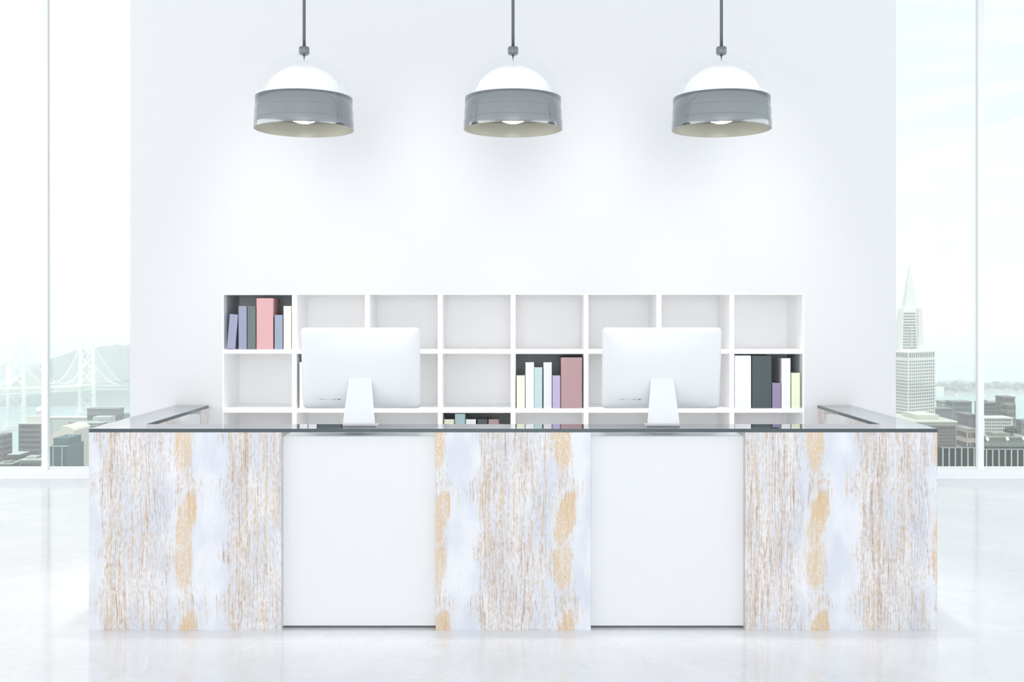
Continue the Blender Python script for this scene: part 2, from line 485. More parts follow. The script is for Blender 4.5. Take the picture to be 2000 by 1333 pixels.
b = MB()
pts = [(WL, D0), (WR, D0), (WR, WEND), (WR - WW, WEND), (WR - WW, D0 + BD), (WL + WW, D0 + BD), (WL + WW, WEND), (WL, WEND)]
b.prism(pts, 'z', ZG0 + 0.0002, ZG1)
for f in b.bm.faces:
    f.material_index = 0 if abs(f.normal.z) > 0.5 else 1
b.bm.normal_update()
for f in b.bm.faces:
    f.material_index = 0 if abs(f.normal.z) > 0.5 else 1
top = b.build('glass_countertop', [M['top_glass'], M['edge']])
tag(top, 'clear U-shaped glass countertop with dark grey edges lying on the reception desk', 'countertop')

# ------------------------------------------------------------------ computers
def monitor(cx, label):
    zt = ZG1
    root = empty('desktop_computer', (cx, 6.10, zt), label, 'computer', 'desktop computers on the glass countertop')
    # stand: flat foot, rounded heel towards the camera, neck leaning to the screen
    yf = 6.070
    prof = []                      # centreline (y, z, half width)
    prof.append((6.215, zt + 0.003, 0.0935))
    prof.append((6.150, zt + 0.003, 0.0935))
    prof.append((yf + 0.022, zt + 0.003, 0.0935))
    for k in range(1, 7):
        a = math.radians(15 * k)
        prof.append((yf + 0.022 - 0.019 * math.sin(a), zt + 0.003 + 0.019 * (1 - math.cos(a)), 0.0935 - 0.0007 * k))
    for k in range(1, 9):
        t = k / 8.0
        prof.append((yf + 0.003 + 0.068 * t ** 1.1, zt + 0.022 + (1.412 - zt - 0.022) * t, 0.089 - 0.031 * t))
    bm = MB(); th = 0.0028
    rows = []
    for i, (y, z, w) in enumerate(prof):
        y0, z0 = prof[max(i-1, 0)][:2]; y1, z1 = prof[min(i+1, len(prof)-1)][:2]
        t = Vector((y1 - y0, z1 - z0)).normalized(); nn = Vector((-t.y, t.x))
        if i == 0 or i == len(prof) - 1: pass
        rows.append([bm.bm.verts.new((cx + sx * w, y + sn * nn.x * th, z + sn * nn.y * th)) for sx, sn in ((-1, -1), (1, -1), (1, 1), (-1, 1))])
    for a, c in zip(rows, rows[1:]):
        for i in range(4):
            j = (i+1) % 4; bm.bm.faces.new([a[i], a[j], c[j], c[i]])
    bm.bm.faces.new(rows[0]); bm.bm.faces.new(rows[-1][::-1])
    bm.build('stand', M['aluminium'], root, bevel=0.0012)
    # housing: rounded rectangle, thin rim, bulging back; local u across, v up, w = outwards from the back
    W, H = 0.333, 0.232
    tilt = math.atan2(0.083, 0.455)
    cyy, czz = 6.166, 1.4225
    def place(u, v, w):
        return (cx + u, cyy - v * math.sin(tilt) - w * math.cos(tilt), czz + v * math.cos(tilt) - w * math.sin(tilt))
    NR = 22; NS = 72; rc = 0.024
    def outline(k, n):
        """point k of n on the rounded rectangle and its radial direction"""
        a = 2 * math.pi * k / n
        ca, sa = math.cos(a), math.sin(a)
        e = 0.14
        x = math.copysign(abs(ca) ** e, ca) if abs(ca) > 1e-9 else 0
        y = math.copysign(abs(sa) ** e, sa) if abs(sa) > 1e-9 else 0
        return x * W, y * H
    def ring_pts(n=112):
        pts = []
        segs = [((W - rc), (H - rc), 0), (-(W - rc), (H - rc), 90), (-(W - rc), -(H - rc), 180), ((W - rc), -(H - rc), 270)]
        for (ax, ay, a0) in segs:
            for k in range(9):
                a = math.radians(a0 + 90 * k / 8)
                pts.append((ax + rc * math.cos(a), ay + rc * math.sin(a)))
        # densify the straights
        out = []
        for i, p in enumerate(pts):
            q = pts[(i+1) % len(pts)]; out.append(p)
            L = math.hypot(q[0]-p[0], q[1]-p[1])
            m_ = int(L / 0.03)
            for j in range(1, m_): out.append((p[0] + (q[0]-p[0]) * j / m_, p[1] + (q[1]-p[1]) * j / m_))
        return out
    rp = ring_pts()
    def bulge(u, v):
        fu = max(0.0, 1 - abs(u / W) ** 3.2); vv = v / H
        if vv < 0: fv = max(0.0, 1 - abs(vv) ** 4.5)
        else: fv = max(0.0, 1 - abs(vv) ** 2.4)
        return 0.008 + 0.040 * (fu ** 0.8) * (fv ** 0.8)
    bm = MB(); rings = []
    for s_, w_ in ((0.975, -0.004), (1.0, -0.002), (1.0, 0.006)):
        rings.append([bm.bm.verts.new(place(u * s_, v * s_, w_)) for u, v in rp])
    for k in range(1, NR):
        s_ = 1 - (k / NR) ** 0.8
        s_ = max(s_, 0.02)
        rings.append([bm.bm.verts.new(place(u * s_, v * s_, bulge(u * s_, v * s_))) for u, v in rp])
    n = len(rp)
    for a, c in zip(rings, rings[1:]):
        for i in range(n):
            j = (i+1) % n; f = bm.bm.faces.new([a[i], a[j], c[j], c[i]]); f.smooth = True
    f = bm.bm.faces.new(rings[-1]); f.smooth = True
    bm.bm.faces.new(rings[0][::-1])
    hs = bm.build('monitor_housing', M['aluminium'], root)
    # ports and power button on the back, low down
    vb = -0.172
    mx_ = lambda u, v: place(u, v, bulge(u, v) + 0.0006)
    def patch(u0, u1, v0, v1, name, material):
        q = MB(); vs = []
        for (u, v) in ((u0, v0), (u1, v0), (u1, v1), (u0, v1)):
            vs.append(q.bm.verts.new(mx_(u, v)))
        top_ = [q.bm.verts.new(place(u, v, bulge(u, v) - 0.002)) for (u, v) in ((u0, v0), (u1, v0), (u1, v1), (u0, v1))]
        q.bm.faces.new(vs); q.bm.faces.new(top_[::-1])
        for i in range(4): q.bm.faces.new([vs[i], vs[(i+1) % 4], top_[(i+1) % 4], top_[i]])
        return q.build(name, material, hs)
    for u0, w_, h_ in ((-0.235, 0.030, 0.0022), (-0.195, 0.002, 0.004), (-0.178, 0.002, 0.005), (-0.160, 0.005, 0.006), (-0.147, 0.005, 0.006), (-0.131, 0.015, 0.006)):
        patch(u0, u0 + w_, vb - h_ / 2, vb + h_ / 2, 'port', M['port'])
    q = MB(); A, B = [], []
    for i in range(32):
        a = 2 * math.pi * i / 32
        for L_, r_ in ((A, 0.0145), (B, 0.0133)):
            u, v = 0.247 + r_ * math.cos(a), -0.190 + r_ * math.sin(a)
            L_.append(q.bm.verts.new(mx_(u, v)))
    for i in range(32):
        j = (i+1) % 32; q.bm.faces.new([A[i], A[j], B[j], B[i]])
    q.build('power_button', M['seam'], hs)
    # the screen on the far side
    q = MB(); vs = [q.bm.verts.new(place(u, v, w)) for w in (-0.0045, -0.0060) for (u, v) in ((-0.315, -0.150), (0.315, -0.150), (0.315, 0.218), (-0.315, 0.218))]
    for f_ in ((0, 1, 2, 3), (7, 6, 5, 4), (0, 4, 5, 1), (1, 5, 6, 2), (2, 6, 7, 3), (3, 7, 4, 0)): q.bm.faces.new([vs[i] for i in f_])
    q.build('screen', M['screen'], root)
    return root
monitor(-0.854, 'white desktop computer seen from behind, on the glass countertop left of the middle wood block')
monitor(0.834, 'white desktop computer seen from behind, on the glass countertop right of the middle wood block')

# ------------------------------------------------------------------ shelf
DS = D_WALL
bookcase = empty('bookcase', (0, DS, 0), 'wide white open cube bookcase of eight columns set into the wall behind the desk', 'bookcase')
PX = [437 + 142.45 * i for i in range(9)]        # left edge of each opening
PITCH = 115.3
ROWT = [576.0, 691.3, 806.6, 921.9]
b = MB()
bk = DS + SH_D
zb0 = sz(ROWT[3] + 106.3)
x_l, x_r = NX0 + 0.0005, NX1 - 0.0005
ztop = NZ - 0.0005
b.box(x_l, x_r, DS, bk, sz(576), ztop)                                       # top board
for r in range(3):
    b.box(x_l, x_r, DS + 0.0002, bk, sz(ROWT[r] + PITCH), sz(ROWT[r] + 107.0))         # shelves
b.box(x_l, x_r, DS, bk, 0.0, zb0)                                            # plinth board
for i in range(9):
    b.box(max(x_l, sx(PX[i] - 9.2)), min(x_r, sx(PX[i])), DS + 0.0001, bk, 0.0, ztop - 0.0001)   # uprights
b.build('carcass', M['shelf'], bookcase)
MB().box(x_l, x_r, bk, bk + 0.012, 0, ztop).build('back_panel', M['shelf'], bookcase)
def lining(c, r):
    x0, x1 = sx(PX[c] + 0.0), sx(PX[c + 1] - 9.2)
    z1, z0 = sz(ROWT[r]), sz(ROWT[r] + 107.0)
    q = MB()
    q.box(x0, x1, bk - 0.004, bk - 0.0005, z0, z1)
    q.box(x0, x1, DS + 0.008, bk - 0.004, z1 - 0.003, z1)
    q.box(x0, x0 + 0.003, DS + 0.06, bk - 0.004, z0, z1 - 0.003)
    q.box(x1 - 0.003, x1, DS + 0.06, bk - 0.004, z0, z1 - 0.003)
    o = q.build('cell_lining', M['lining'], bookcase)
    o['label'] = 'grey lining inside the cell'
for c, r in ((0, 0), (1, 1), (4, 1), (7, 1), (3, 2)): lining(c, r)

bookmats = {}
def bmat(c):
    if c not in bookmats:
        bookmats[c] = mat('book_cloth_%d_%d_%d' % c, rgb(*c), 0.5, spec=0.35, noise=0.02, nscale=60)
    return bookmats[c]
M['paper'] = mat('paper_block', rgb(206, 204, 198), 0.8)
M['bookdark'] = mat('shadow_gap_board', rgb(60, 62, 64), 0.7)

def book(x0, x1, ytop, row, col, label, group, cat='book', depth=0.22, lean=0.0, inset=0.006, zbot=None):
    """x0..x1 and ytop as seen on the shelf front"""
    zf = sz(ROWT[row] + 107.0) + 0.0006
    z1 = sz(ytop)
    w = (x1 - x0) / SS; h = z1 - zf
    xc = (sx(x0) + sx(x1)) / 2
    root = empty('book', (xc, DS + inset, zf), label, cat, group)
    m = bmat(col); t = min(0.003, w * 0.1)
    q = MB()          # cover: spine towards the room and two boards
    q.box(xc - w/2, xc + w/2, DS + inset, DS + inset + 0.004, zf, z1)
    q.box(xc - w/2, xc - w/2 + t, DS + inset + 0.004, DS + inset + depth, zf, z1)
    q.box(xc + w/2 - t, xc + w/2, DS + inset + 0.004, DS + inset + depth, zf, z1)
    if w > 0.09:      # ring binder: closed top too
        q.box(xc - w/2 + t, xc + w/2 - t, DS + inset + 0.004, DS + inset + depth, z1 - 0.003, z1)
    q.build('cover', m, root, bevel=0.0008)
    MB().box(xc - w/2 + t + 0.0003, xc + w/2 - t - 0.0003, DS + inset + 0.005, DS + inset + depth - 0.006, zf + 0.003, z1 - 0.006).build('pages', M['paper'], root)
    if lean:
        root.location.z += w / 2 * math.sin(lean) + 0.0005
        root.rotation_euler = (0, lean, 0)
    return root

LAV = (152, 156, 180); GRY = (108, 119, 116); PNK = (214, 168, 170); CRM = (238, 240, 222)
g = 'books in the top left cell'
lw = 17.0
book(442.5, 458.5, 615.0, 0, (156, 158, 182), 'short lavender grey book leaning against its neighbour in the top left cell', g, lean=math.atan2(6.0, 68))
book(465.5, 481.2, 598.2, 0, LAV, 'tall lavender grey book between the leaning book and the dark grey book, top left cell', g)
book(482.8, 498.8, 598.2, 0, GRY, 'dark grey green book beside the thick pink binder, top left cell', g)
book(500.6, 533.2, 583.0, 0, PNK, 'thick pink binder, tallest thing in the top left cell', g, 'binder', depth=0.23)
book(536.0, 551.5, 615.5, 0, (152, 164, 184), 'short blue grey book right of the thick pink binder', g)
book(553.5, 568.2, 598.2, 0, CRM, 'cream book at the right end of the top left cell', g)
g = 'books in the middle row cell right of centre'
book(1009.0, 1025.2, 734.0, 1, (238, 240, 214), 'short pale yellow book at the left end of the cell between the computers', g)
book(1026.6, 1042.8, 708.3, 1, (240, 242, 246), 'tall white book between pale yellow and teal books, between the computers', g)
book(1043.6, 1059.2, 718.0, 1, (184, 210, 208), 'pale teal book between two tall white and light grey books', g)
book(1061.6, 1077.6, 708.3, 1, (222, 223, 224), 'tall light grey book between the teal and the lilac book', g)
book(1079.0, 1094.3, 734.0, 1, (184, 172, 204), 'short lilac book against the thick dusty rose binder', g)
book(1095.8, 1137.0, 698.8, 1, (178, 148, 150), 'very thick dusty rose binder between the computers', g, 'binder')
g = 'books in the right end cell of the middle row'
book(1435.5, 1467.2, 695.0, 1, (236, 237, 240), 'thick white binder left of the charcoal binder, right end cell', g, 'binder')
book(1469.2, 1507.0, 695.0, 1, (78, 89, 91), 'thick charcoal binder in the right end cell', g, 'binder')
book(1508.8, 1525.6, 748.5, 1, (148, 138, 168), 'short purple book beside the thick charcoal binder', g)
book(1527.0, 1544.2, 700.3, 1, (236, 237, 241), 'tall thin white book between the purple and the yellow book, right end cell', g)
book(1546.4, 1562.8, 729.0, 1, (232, 238, 208), 'pale yellow book at the far right end of the bookcase', g)
g = 'books behind the left computer'
book(584.5, 600.5, 708.0, 1, (238, 240, 240), 'tall white book just showing left of the left computer', g)
book(602.0, 618.2, 712.0, 1, (240, 240, 240), 'white book mostly hidden behind the left computer', g)
book(619.6, 666.0, 705.0, 1, (92, 100, 102), 'thick dark grey binder mostly hidden behind the left computer', g, 'binder')
g = 'books in the third row cell above the countertop'
for (a, c, y, co, la) in ((867.0, 886.5, 820.5, (238, 240, 214), 'pale yellow book top just showing above the countertop in the dark cell'),
                         (888.2, 908.0, 809.5, (176, 200, 202), 'teal book, tallest of those just showing above the countertop'),
                         (909.6, 929.2, 820.5, (240, 242, 244), 'white book top just showing above the countertop beside the teal one'),
                         (932.0, 952.0, 820.5, (84, 92, 92), 'dark grey book top just showing above the countertop'),
                         (954.0, 974.2, 820.5, (178, 150, 152), 'dusty rose book top at the right, just showing above the countertop')):
    book(a, c, y, 2, co, la, g, inset=0.03)

# ------------------------------------------------------------------ pendant lamps
DL = 6.0
def pendant(px, label):
    cx = (px - CX) / F * DL
    root = empty('pendant_lamp', (cx, DL, 2.74), label, 'lamp', 'pendant lamps above the desk')
    z0, z1 = 2.738, 2.910
    R0, R1, R2 = 0.2700, 0.2665, 0.2630
    prof = [(R0, z0), (R0, z0 + 0.045), (R0 - 0.001, z0 + 0.047), (R1 + 0.0005, z0 + 0.0475), (R1, z0 + 0.049), (R1, z0 + 0.104), (R1 - 0.001, z0 + 0.106), (R2 + 0.0005, z0 + 0.1065),
            (R2, z0 + 0.108), (R2, z1), (R2 - 0.003, z1), (R2 - 0.006, z1 - 0.002)]
    MB().lathe(prof, cx, DL, 128).build('lamp_shade', M['steel'], root)
    inn = [(R0, z0), (R0 - 0.0045, z0), (R0 - 0.005, z0 + 0.002), (R1 - 0.0055, z0 + 0.072), (R1 - 0.010, z0 + 0.0725), (R1 - 0.010, z0 + 0.0755), (R1 - 0.0065, z0 + 0.076), (R2 - 0.006, z1 - 0.002)]
    MB().lathe(inn, cx, DL, 128).build('shade_lining', M['shade_in'], root)
    # clear outer dome
    RD = R2 - 0.004; hd = 0.2420
    d = [(RD * math.cos(math.radians(a)), z1 - 0.002 + hd * math.sin(math.radians(a))) for a in range(0, 86, 3)] + [(0.012, z1 - 0.002 + hd)]
    MB().lathe(d, cx, DL, 128).build('glass_dome', M['dome'], root)
    # white inner dome added in place of window reflections in the glass
    RI = 0.222; hi = 0.205
    d = [(RI, z1 - 0.09)] + [(RI * math.cos(math.radians(a)), z1 - 0.03 + hi * math.sin(math.radians(a))) for a in range(0, 91, 3)]
    d[-1] = (0.0, z1 - 0.03 + hi)
    MB().lathe(d, cx, DL, 96).build('reflection_dome', M['refl'], root)
    # top fitting
    zc = 3.148
    MB().lathe([(0.0, zc), (0.024, zc), (0.0285, zc + 0.004), (0.0285, zc + 0.037), (0.025, zc + 0.0425), (0.0, zc + 0.0425)], cx, DL, 32).build('collar', M['rod'], root)
    MB().lathe([(0.0, 3.11), (0.003, 3.128), (0.008, zc), (0.0, zc)], cx, DL, 24).build('finial', M['rod'], root)
    MB().lathe([(0.0, zc + 0.0425), (0.0088, zc + 0.0425), (0.0088, CEIL), (0.0, CEIL)], cx, DL, 24).build('rod', M['rod'], root)
    # bulb
    zb = 2.772
    bl = MB().lathe([(0.0, zb), (0.035, zb + 0.003), (0.060, zb + 0.012), (0.072, zb + 0.028), (0.060, zb + 0.050), (0.03, zb + 0.07), (0.0, zb + 0.075)], cx, DL, 32).build('bulb', M['bulb'], root)
    return root
M['refl'] = mat('reflection_white', (0.93, 0.94, 0.95, 1), 0.25, spec=0.5, emit=(0.96, 0.98, 1.0, 1), estr=0.06)  # plain white with a faint glow, imitates window reflections in the lamp glass
pendant(594.0, 'leftmost of the three dome pendant lamps, with steel band and clear top')
pendant(1002.0, 'middle one of the three dome pendant lamps, with steel band and clear top')
pendant(1409.0, 'rightmost of the three dome pendant lamps, with steel band and clear top')

# ceiling downlights that wash the wall above the bookcase
for i, xx in enumerate((-1.6, -0.55, 0.55, 1.6)):
    r = empty('downlight', (xx, 6.62, CEIL), 'recessed round ceiling downlight in the row before the back wall', 'light', 'ceiling downlights by the back wall')
    MB().lathe([(0.06, CEIL), (0.06, CEIL - 0.015), (0.075, CEIL - 0.018), (0.078, CEIL), (0.06, CEIL)], xx, 6.62, 32).build('trim_ring', M['frame'], r)
    ld = bpy.data.lights.new('downlight_lamp', 'SPOT')
    ld.energy = 660; ld.spot_size = math.radians(40); ld.spot_blend = 1.0; ld.shadow_soft_size = 0.2
    ld.color = (1.0, 0.995, 0.985)
    lo = bpy.data.objects.new('downlight_lamp', ld); lo.location = (0, 0, -0.03); lo.rotation_euler = (math.radians(5), 0, 0); lo.parent = r
    COL.objects.link(lo)

# ------------------------------------------------------------------ outside: bay, city
GZ = -200.0
M['water'] = mat('bay_water', rgb(150, 182, 186), 0.35, spec=0.4, noise=0.05, nscale=0.004)
M['cityground'] = mat('city_ground', rgb(120, 130, 130), 0.9, noise=0.15, nscale=0.02)
M['hill'] = mat('hill_green', rgb(126, 144, 144), 0.9, noise=0.12, nscale=0.01)
M['bridge'] = mat('bridge_paint', (0.93, 0.91, 0.85, 1), 0.6)
M['tree'] = mat('tree_green', rgb(72, 88, 78), 0.9, noise=0.2, nscale=0.1)
M['house'] = mat('house_white', rgb(236, 234, 226), 0.8)
M['bwin'] = mat('building_glass', rgb(84, 100, 106), 0.4)
tag(MB().box(-4000, 4000, 1250, 16000, GZ - 5, GZ).build('bay_water', M['water']), kind='structure')
tag(MB().box(-3000, 3000, 60, 1250, GZ - 5, GZ + 1).build('city_ground', M['cityground']), kind='structure')

def cm(r, g_, b_, k=0.06, dark=False):
    k2 = 0.32 if dark else (0.62 if max(r, g_, b_) < 185 else 0.88)
    key = ('glass_%d_%d_%d' if dark else 'facade_%d_%d_%d') % (r, g_, b_)
    if key not in M: M[key] = mat(key, tuple(c * k2 for c in rgb(r, g_, b_)[:3]) + (1,), 0.75, noise=k, nscale=0.15)
    return M[key]

def bldg(label, x0, x1, yt, d, col, dep=40, bands=0, cols=0, wcol=(86, 102, 108), roof=None, pent=None, yb=918, cat='building', name='office_building', side=True, group=None, band_h=0.5, margin=0.06):
    """axis-aligned block seen between pixel columns x0..x1 with its top at pixel row yt"""
    X0, X1, ZT = X(x0, d), X(x1, d), Z(yt, d)
    ZB = GZ + 1
    root = empty(name, ((X0 + X1) / 2, d, ZB), label, cat, group)
    MB().box(X0, X1, d, d + dep, ZB, ZT).build('walls', cm(*col), root)
    W = X1 - X0; zlow = Z(yb, d)
    wm = cm(*wcol, dark=max(wcol) < 165)
    if bands:
        fh = (ZT - zlow) / bands
        for i in range(bands):
            zz = ZT - fh * (i + 0.30) - fh * band_h
            q = MB(); 
            if cols:
                cw = W * (1 - 2 * margin) / cols
                for k in range(cols):
                    a = X0 + W * margin + cw * (k + 0.2)
                    q.box(a, a + cw * 0.6, d - 0.25, d + 0.1, zz, zz + fh * band_h)
            else:
                q.box(X0 + W * margin, X1 - W * margin, d - 0.25, d + 0.1, zz, zz + fh * band_h)
            # the same row of glass runs round the side that faces the middle of the view
            xs_ = X1 if X1 < 0 else X0
            if side: q.box(xs_ - 0.25, xs_ + 0.25, d + dep * 0.08, d + dep * 0.92, zz, zz + fh * band_h)
            q.build('window_row', wm, root)
    if roof:
        MB().box(X0 - 0.6, X1 + 0.6, d - 0.6, d + dep + 0.6, ZT, ZT + (ZT - zlow) * 0.005 + 0.4).build('roof', cm(*roof), root)
    if pent:
        a, c, yy, co = pent
        MB().box(X(a, d), X(c, d), d + dep * 0.25, d + dep * 0.75, ZT, Z(yy, d)).build('penthouse', cm(*co), root)
    return root

# ---- left view
bldg('grey banded office block left of the left window mullion', 36, 80, 829, 900, (128, 142, 146), 16, bands=9, wcol=(84, 102, 110), roof=(205, 212, 206), pent=(48, 76, 815, (222, 226, 218)))
q = empty('roof_pavilion', P(75, 815, 925), 'small white open pavilion on a roof beside the left window mullion', 'pavilion')
dpv = 925
b = MB(); b.box(X(70, dpv), X(80.5, dpv), dpv, dpv + 9, Z(815.5, dpv), Z(813.5, dpv)); b.build('base', M['house'], q)
for k in (70.5, 74.5, 78.5):
    MB().box(X(k, dpv), X(k + 1.4, dpv), dpv, dpv + 1.0, Z(814, dpv), Z(804.5, dpv)).build('column', M['house'], q)
MB().box(X(69.6, dpv), X(80.6, dpv), dpv - 0.5, dpv + 9, Z(804.5, dpv), Z(802.5, dpv)).build('beam', M['house'], q)
MB().lathe([(3.6, Z(802.5, dpv)), (3.4, Z(800.0, dpv)), (2.4, Z(797, dpv)), (0.8, Z(795.2, dpv)), (0.0, Z(794, dpv))], X(75.5, dpv), dpv + 4, 20).build('dome', M['house'], q)
bldg('low dark office block below the grey banded block at far left', 16, 37, 889, 800, (108, 124, 126), 16, bands=2, wcol=(78, 94, 98), roof=(186, 198, 194))
bldg('narrow grey block cut by the left edge of the photo', -14, 5, 850, 820, (138, 142, 148), 16, bands=6, wcol=(112, 118, 126))
bldg('flat low roofs at the bottom left, in front of the dark block', -12, 21, 908, 700, (120, 136, 132), 16, roof=(168, 182, 176), name='low_building', pent=(2, 12, 904, (150, 164, 160)))
bldg('flat pale roof at the bottom of the left window, beside the mullion', 38, 80, 900, 690, (158, 172, 164), 16, bands=1, wcol=(120, 136, 132), roof=(186, 198, 190), name='low_building', pent=(45, 66, 894, (178, 190, 186)))
# cream arched building
d = 760
root = empty('apartment_tower', (X(120, d), d, GZ + 1), 'cream tower with a stepped curved top just right of the left mullion', 'building')
prof = [(X(86, d), GZ + 1), (X(144, d), GZ + 1), (X(144, d), Z(842, d)), (X(141, d), Z(838, d)), (X(136, d), Z(835, d)), (X(130, d), Z(833.5, d)), (X(120, d), Z(833, d)), (X(119, d), Z(841, d)), (X(112, d), Z(842, d)), (X(104, d), Z(845, d)), (X(97, d), Z(850, d)), (X(86, d), Z(852, d))]
MB().prism(prof, 'y', d, d + 30).build('walls', cm(226, 224, 210, 0.02), root)
for k in range(3):
    MB().box(X(126, d), X(127.2, d), d - 0.3, d + 0.1, Z(912 - k * 20, d), Z(900 - k * 20, d)).build('window_row', cm(196, 196, 184), root)
d = 690
root = empty('glass_tower', (X(115, d), d, GZ + 1), 'teal glass tower in front of the cream curved tower', 'building')
MB().box(X(96, d), X(132, d), d, d + 26, GZ + 1, Z(872, d)).build('lower_block', cm(96, 138, 142), root)
MB().box(X(97.5, d), X(127, d), d + 5, d + 26, Z(872, d), Z(858, d)).build('upper_block', cm(88, 130, 136), root)
for k in (103.5, 121):
    MB().box(X(k, d), X(k + 1.4, d), d - 0.6, d, Z(925, d), Z(871, d)).build('white_fin', cm(190, 212, 210), root)
for k in range(9):
    MB().box(X(106, d), X(131, d), d - 0.3, d, Z(915 - k * 5, d), Z(912.6 - k * 5, d)).build('window_row', cm(72, 104, 116), root)
MB().box(X(97, d), X(132.5, d), d - 0.6, d + 0.5, Z(873, d), Z(871.6, d)).build('cornice', cm(182, 206, 202), root)
MB().bar((X(114, d), d + 12, Z(858, d)), (X(114, d), d + 12, Z(854.5, d)), 0.35).build('mast', M['bwin'], root)
bldg('blue grey slab with many pale floor bands left of the desk corner', 143, 196, 828, 960, (122, 142, 150), 16, bands=13, wcol=(176, 194, 194), band_h=0.30, roof=(170, 186, 186))
bldg('blue grey low block right of the cream tower at the desk corner', 144, 190, 872, 850, (128, 150, 158), 16, bands=3, wcol=(182, 202, 204), band_h=0.12, roof=(178, 198, 202))
bldg('pale flat roofed hall behind the cream tower', 94, 171, 817, 1150, (196, 208, 200), 16, roof=(226, 230, 216), name='hall')
bldg('grey office block with a pale annex above the desk corner', 170, 231, 800, 1080, (134, 154, 158), 16, bands=3, wcol=(120, 140, 146), margin=0.02, roof=(150, 168, 170))
d = 1060
root = bldg('pale concrete annex with one square opening, in front of the grey office block', 181, 215, 815, d, (190, 202, 198), 15, name='annex')
MB().box(X(195, d), X(200, d), d - 0.3, d + 0.2, Z(826, d), Z(821, d)).build('window', cm(130, 150, 152), root)
bldg('small dark block at the edge of the back wall, left window', 238, 262, 809, 1180, (140, 160, 164), 16, bands=2, wcol=(118, 138, 144))
bldg('low roof between the slab and the grey office, left window', 134, 172, 825, 1010, (150, 168, 168), 16, name='low_building')

# ---- bridge
def bp(t, s=0.0):
    """point on the bridge line; s = metres across"""
    return Vector((-855 + 20 * t + s, 1885 + 262 * t, 0))
br = empty('suspension_bridge', (bp(0).x, bp(0).y, GZ), 'pale suspension bridge with two cross-braced towers crossing the bay', 'bridge')
HW = 11.5
def deck_z(t):
    d_ = bp(t).y
    yy = 757.5 - 5.5 * min(1.0, max(-0.6, t)) if t < 1 else 752.0
    return Z(yy, d_)
q = MB(); q2 = MB(); prev = None; N = 40
for k in range(N + 1):
    t = -0.8 + (1.631 + 0.8) * k / N
    p = bp(t); zt = deck_z(t); cur = [(p.x - HW, p.y, zt), (p.x + HW, p.y, zt)]
    if prev:
        for (bm_, a0, a1) in ((q, 0.0, -2.6), (q2, -8.4, -11.0)):
            vs = [bm_.bm.verts.new(v) for v in [(c[0], c[1], c[2] + h) for c in (prev[0], prev[1], cur[1], cur[0]) for h in (a0,)]]
            ws = [bm_.bm.verts.new(v) for v in [(c[0], c[1], c[2] + a1) for c in (prev[0], prev[1], cur[1], cur[0])]]
            bm_.bm.faces.new(vs); bm_.bm.faces.new(ws[::-1])
            for i in range(4): bm_.bm.faces.new([vs[i], vs[(i+1) % 4], ws[(i+1) % 4], ws[i]])
    prev = cur
q.build('upper_deck', M['bridge'], br); q2.build('lower_deck', M['bridge'], br)
q = MB(); L = 96
for k in range(L):
    t0_ = -0.8 + 2.431 * k / L; t1_ = -0.8 + 2.431 * (k + 1) / L
    for s in (-HW, HW):
        a, c = bp(t0_, s), bp(t1_, s)
        za, zc = deck_z(t0_), deck_z(t1_)
        if k % 2: q.bar((a.x, a.y, za - 2), (c.x, c.y, zc - 10), 0.55, 4)
        else: q.bar((a.x, a.y, za - 10), (c.x, c.y, zc - 2), 0.55, 4)
tr = q.build('deck_truss', M['bridge'], br)
tops = {0: Z(665, bp(0).y), 1: Z(666, bp(1).y)}
for ti in (0, 1):
    p = bp(ti); zt = tops[ti]
    tw = empty('bridge_tower', (p.x, p.y, GZ)); tw.parent = br
    tw.matrix_parent_inverse = Matrix.Translation(-br.location)
    hw = HW + 0.5
    for s in (-1, 1):
        q = MB(); a = Vector((p.x + s * (hw + 1.8), p.y, GZ)); c = Vector((p.x + s * hw, p.y, zt))
        vs = []
        for (v, r) in ((a, 3.2), (c, 2.2)):
            vs.append([q.bm.verts.new((v.x + i * r, v.y + j * 3, v.z)) for i, j in ((-1, -1), (1, -1), (1, 1), (-1, 1))])
        for i in range(4): q.bm.faces.new([vs[0][i], vs[0][(i+1) % 4], vs[1][(i+1) % 4], vs[1][i]])
        q.bm.faces.new(vs[0]); q.bm.faces.new(vs[1][::-1])
        o = q.build('tower_leg', M['bridge']); o.parent = tw; o.matrix_parent_inverse = Matrix.Translation(-tw.location)
    dz = deck_z(ti)
    q = MB()
    lev = [GZ + 12, (GZ + 12 + dz - 12) / 2, dz - 12]
    for z0_, z1_ in zip(lev, lev[1:]):
        q.bar((p.x - hw, p.y - 0.3, z0_), (p.x + hw, p.y - 0.3, z1_), 1.4, 4); q.bar((p.x + hw, p.y, z0_), (p.x - hw, p.y, z1_), 1.4, 4)
    hh = (zt - 6 - dz - 4) / 3
    for k in range(3):
        z0_, z1_ = dz + 4 + hh * k, dz + 4 + hh * (k + 1)
        q.bar((p.x - hw, p.y - 0.3, z0_), (p.x + hw, p.y - 0.3, z1_), 1.3, 4); q.bar((p.x + hw, p.y, z0_), (p.x - hw, p.y, z1_), 1.3, 4)
    q.bar((p.x - hw, p.y, zt - 3), (p.x + hw, p.y, zt - 3), 2.0, 4)
    o = q.build('cross_bracing', M['bridge']); o.parent = tw; o.matrix_parent_inverse = Matrix.Translation(-tw.location)
    o = MB().box(p.x - hw - 8, p.x + hw + 8, p.y - 8, p.y + 8, GZ, GZ + 7).build('pier', M['bridge']); o.parent = tw; o.matrix_parent_inverse = Matrix.Translation(-tw.location)
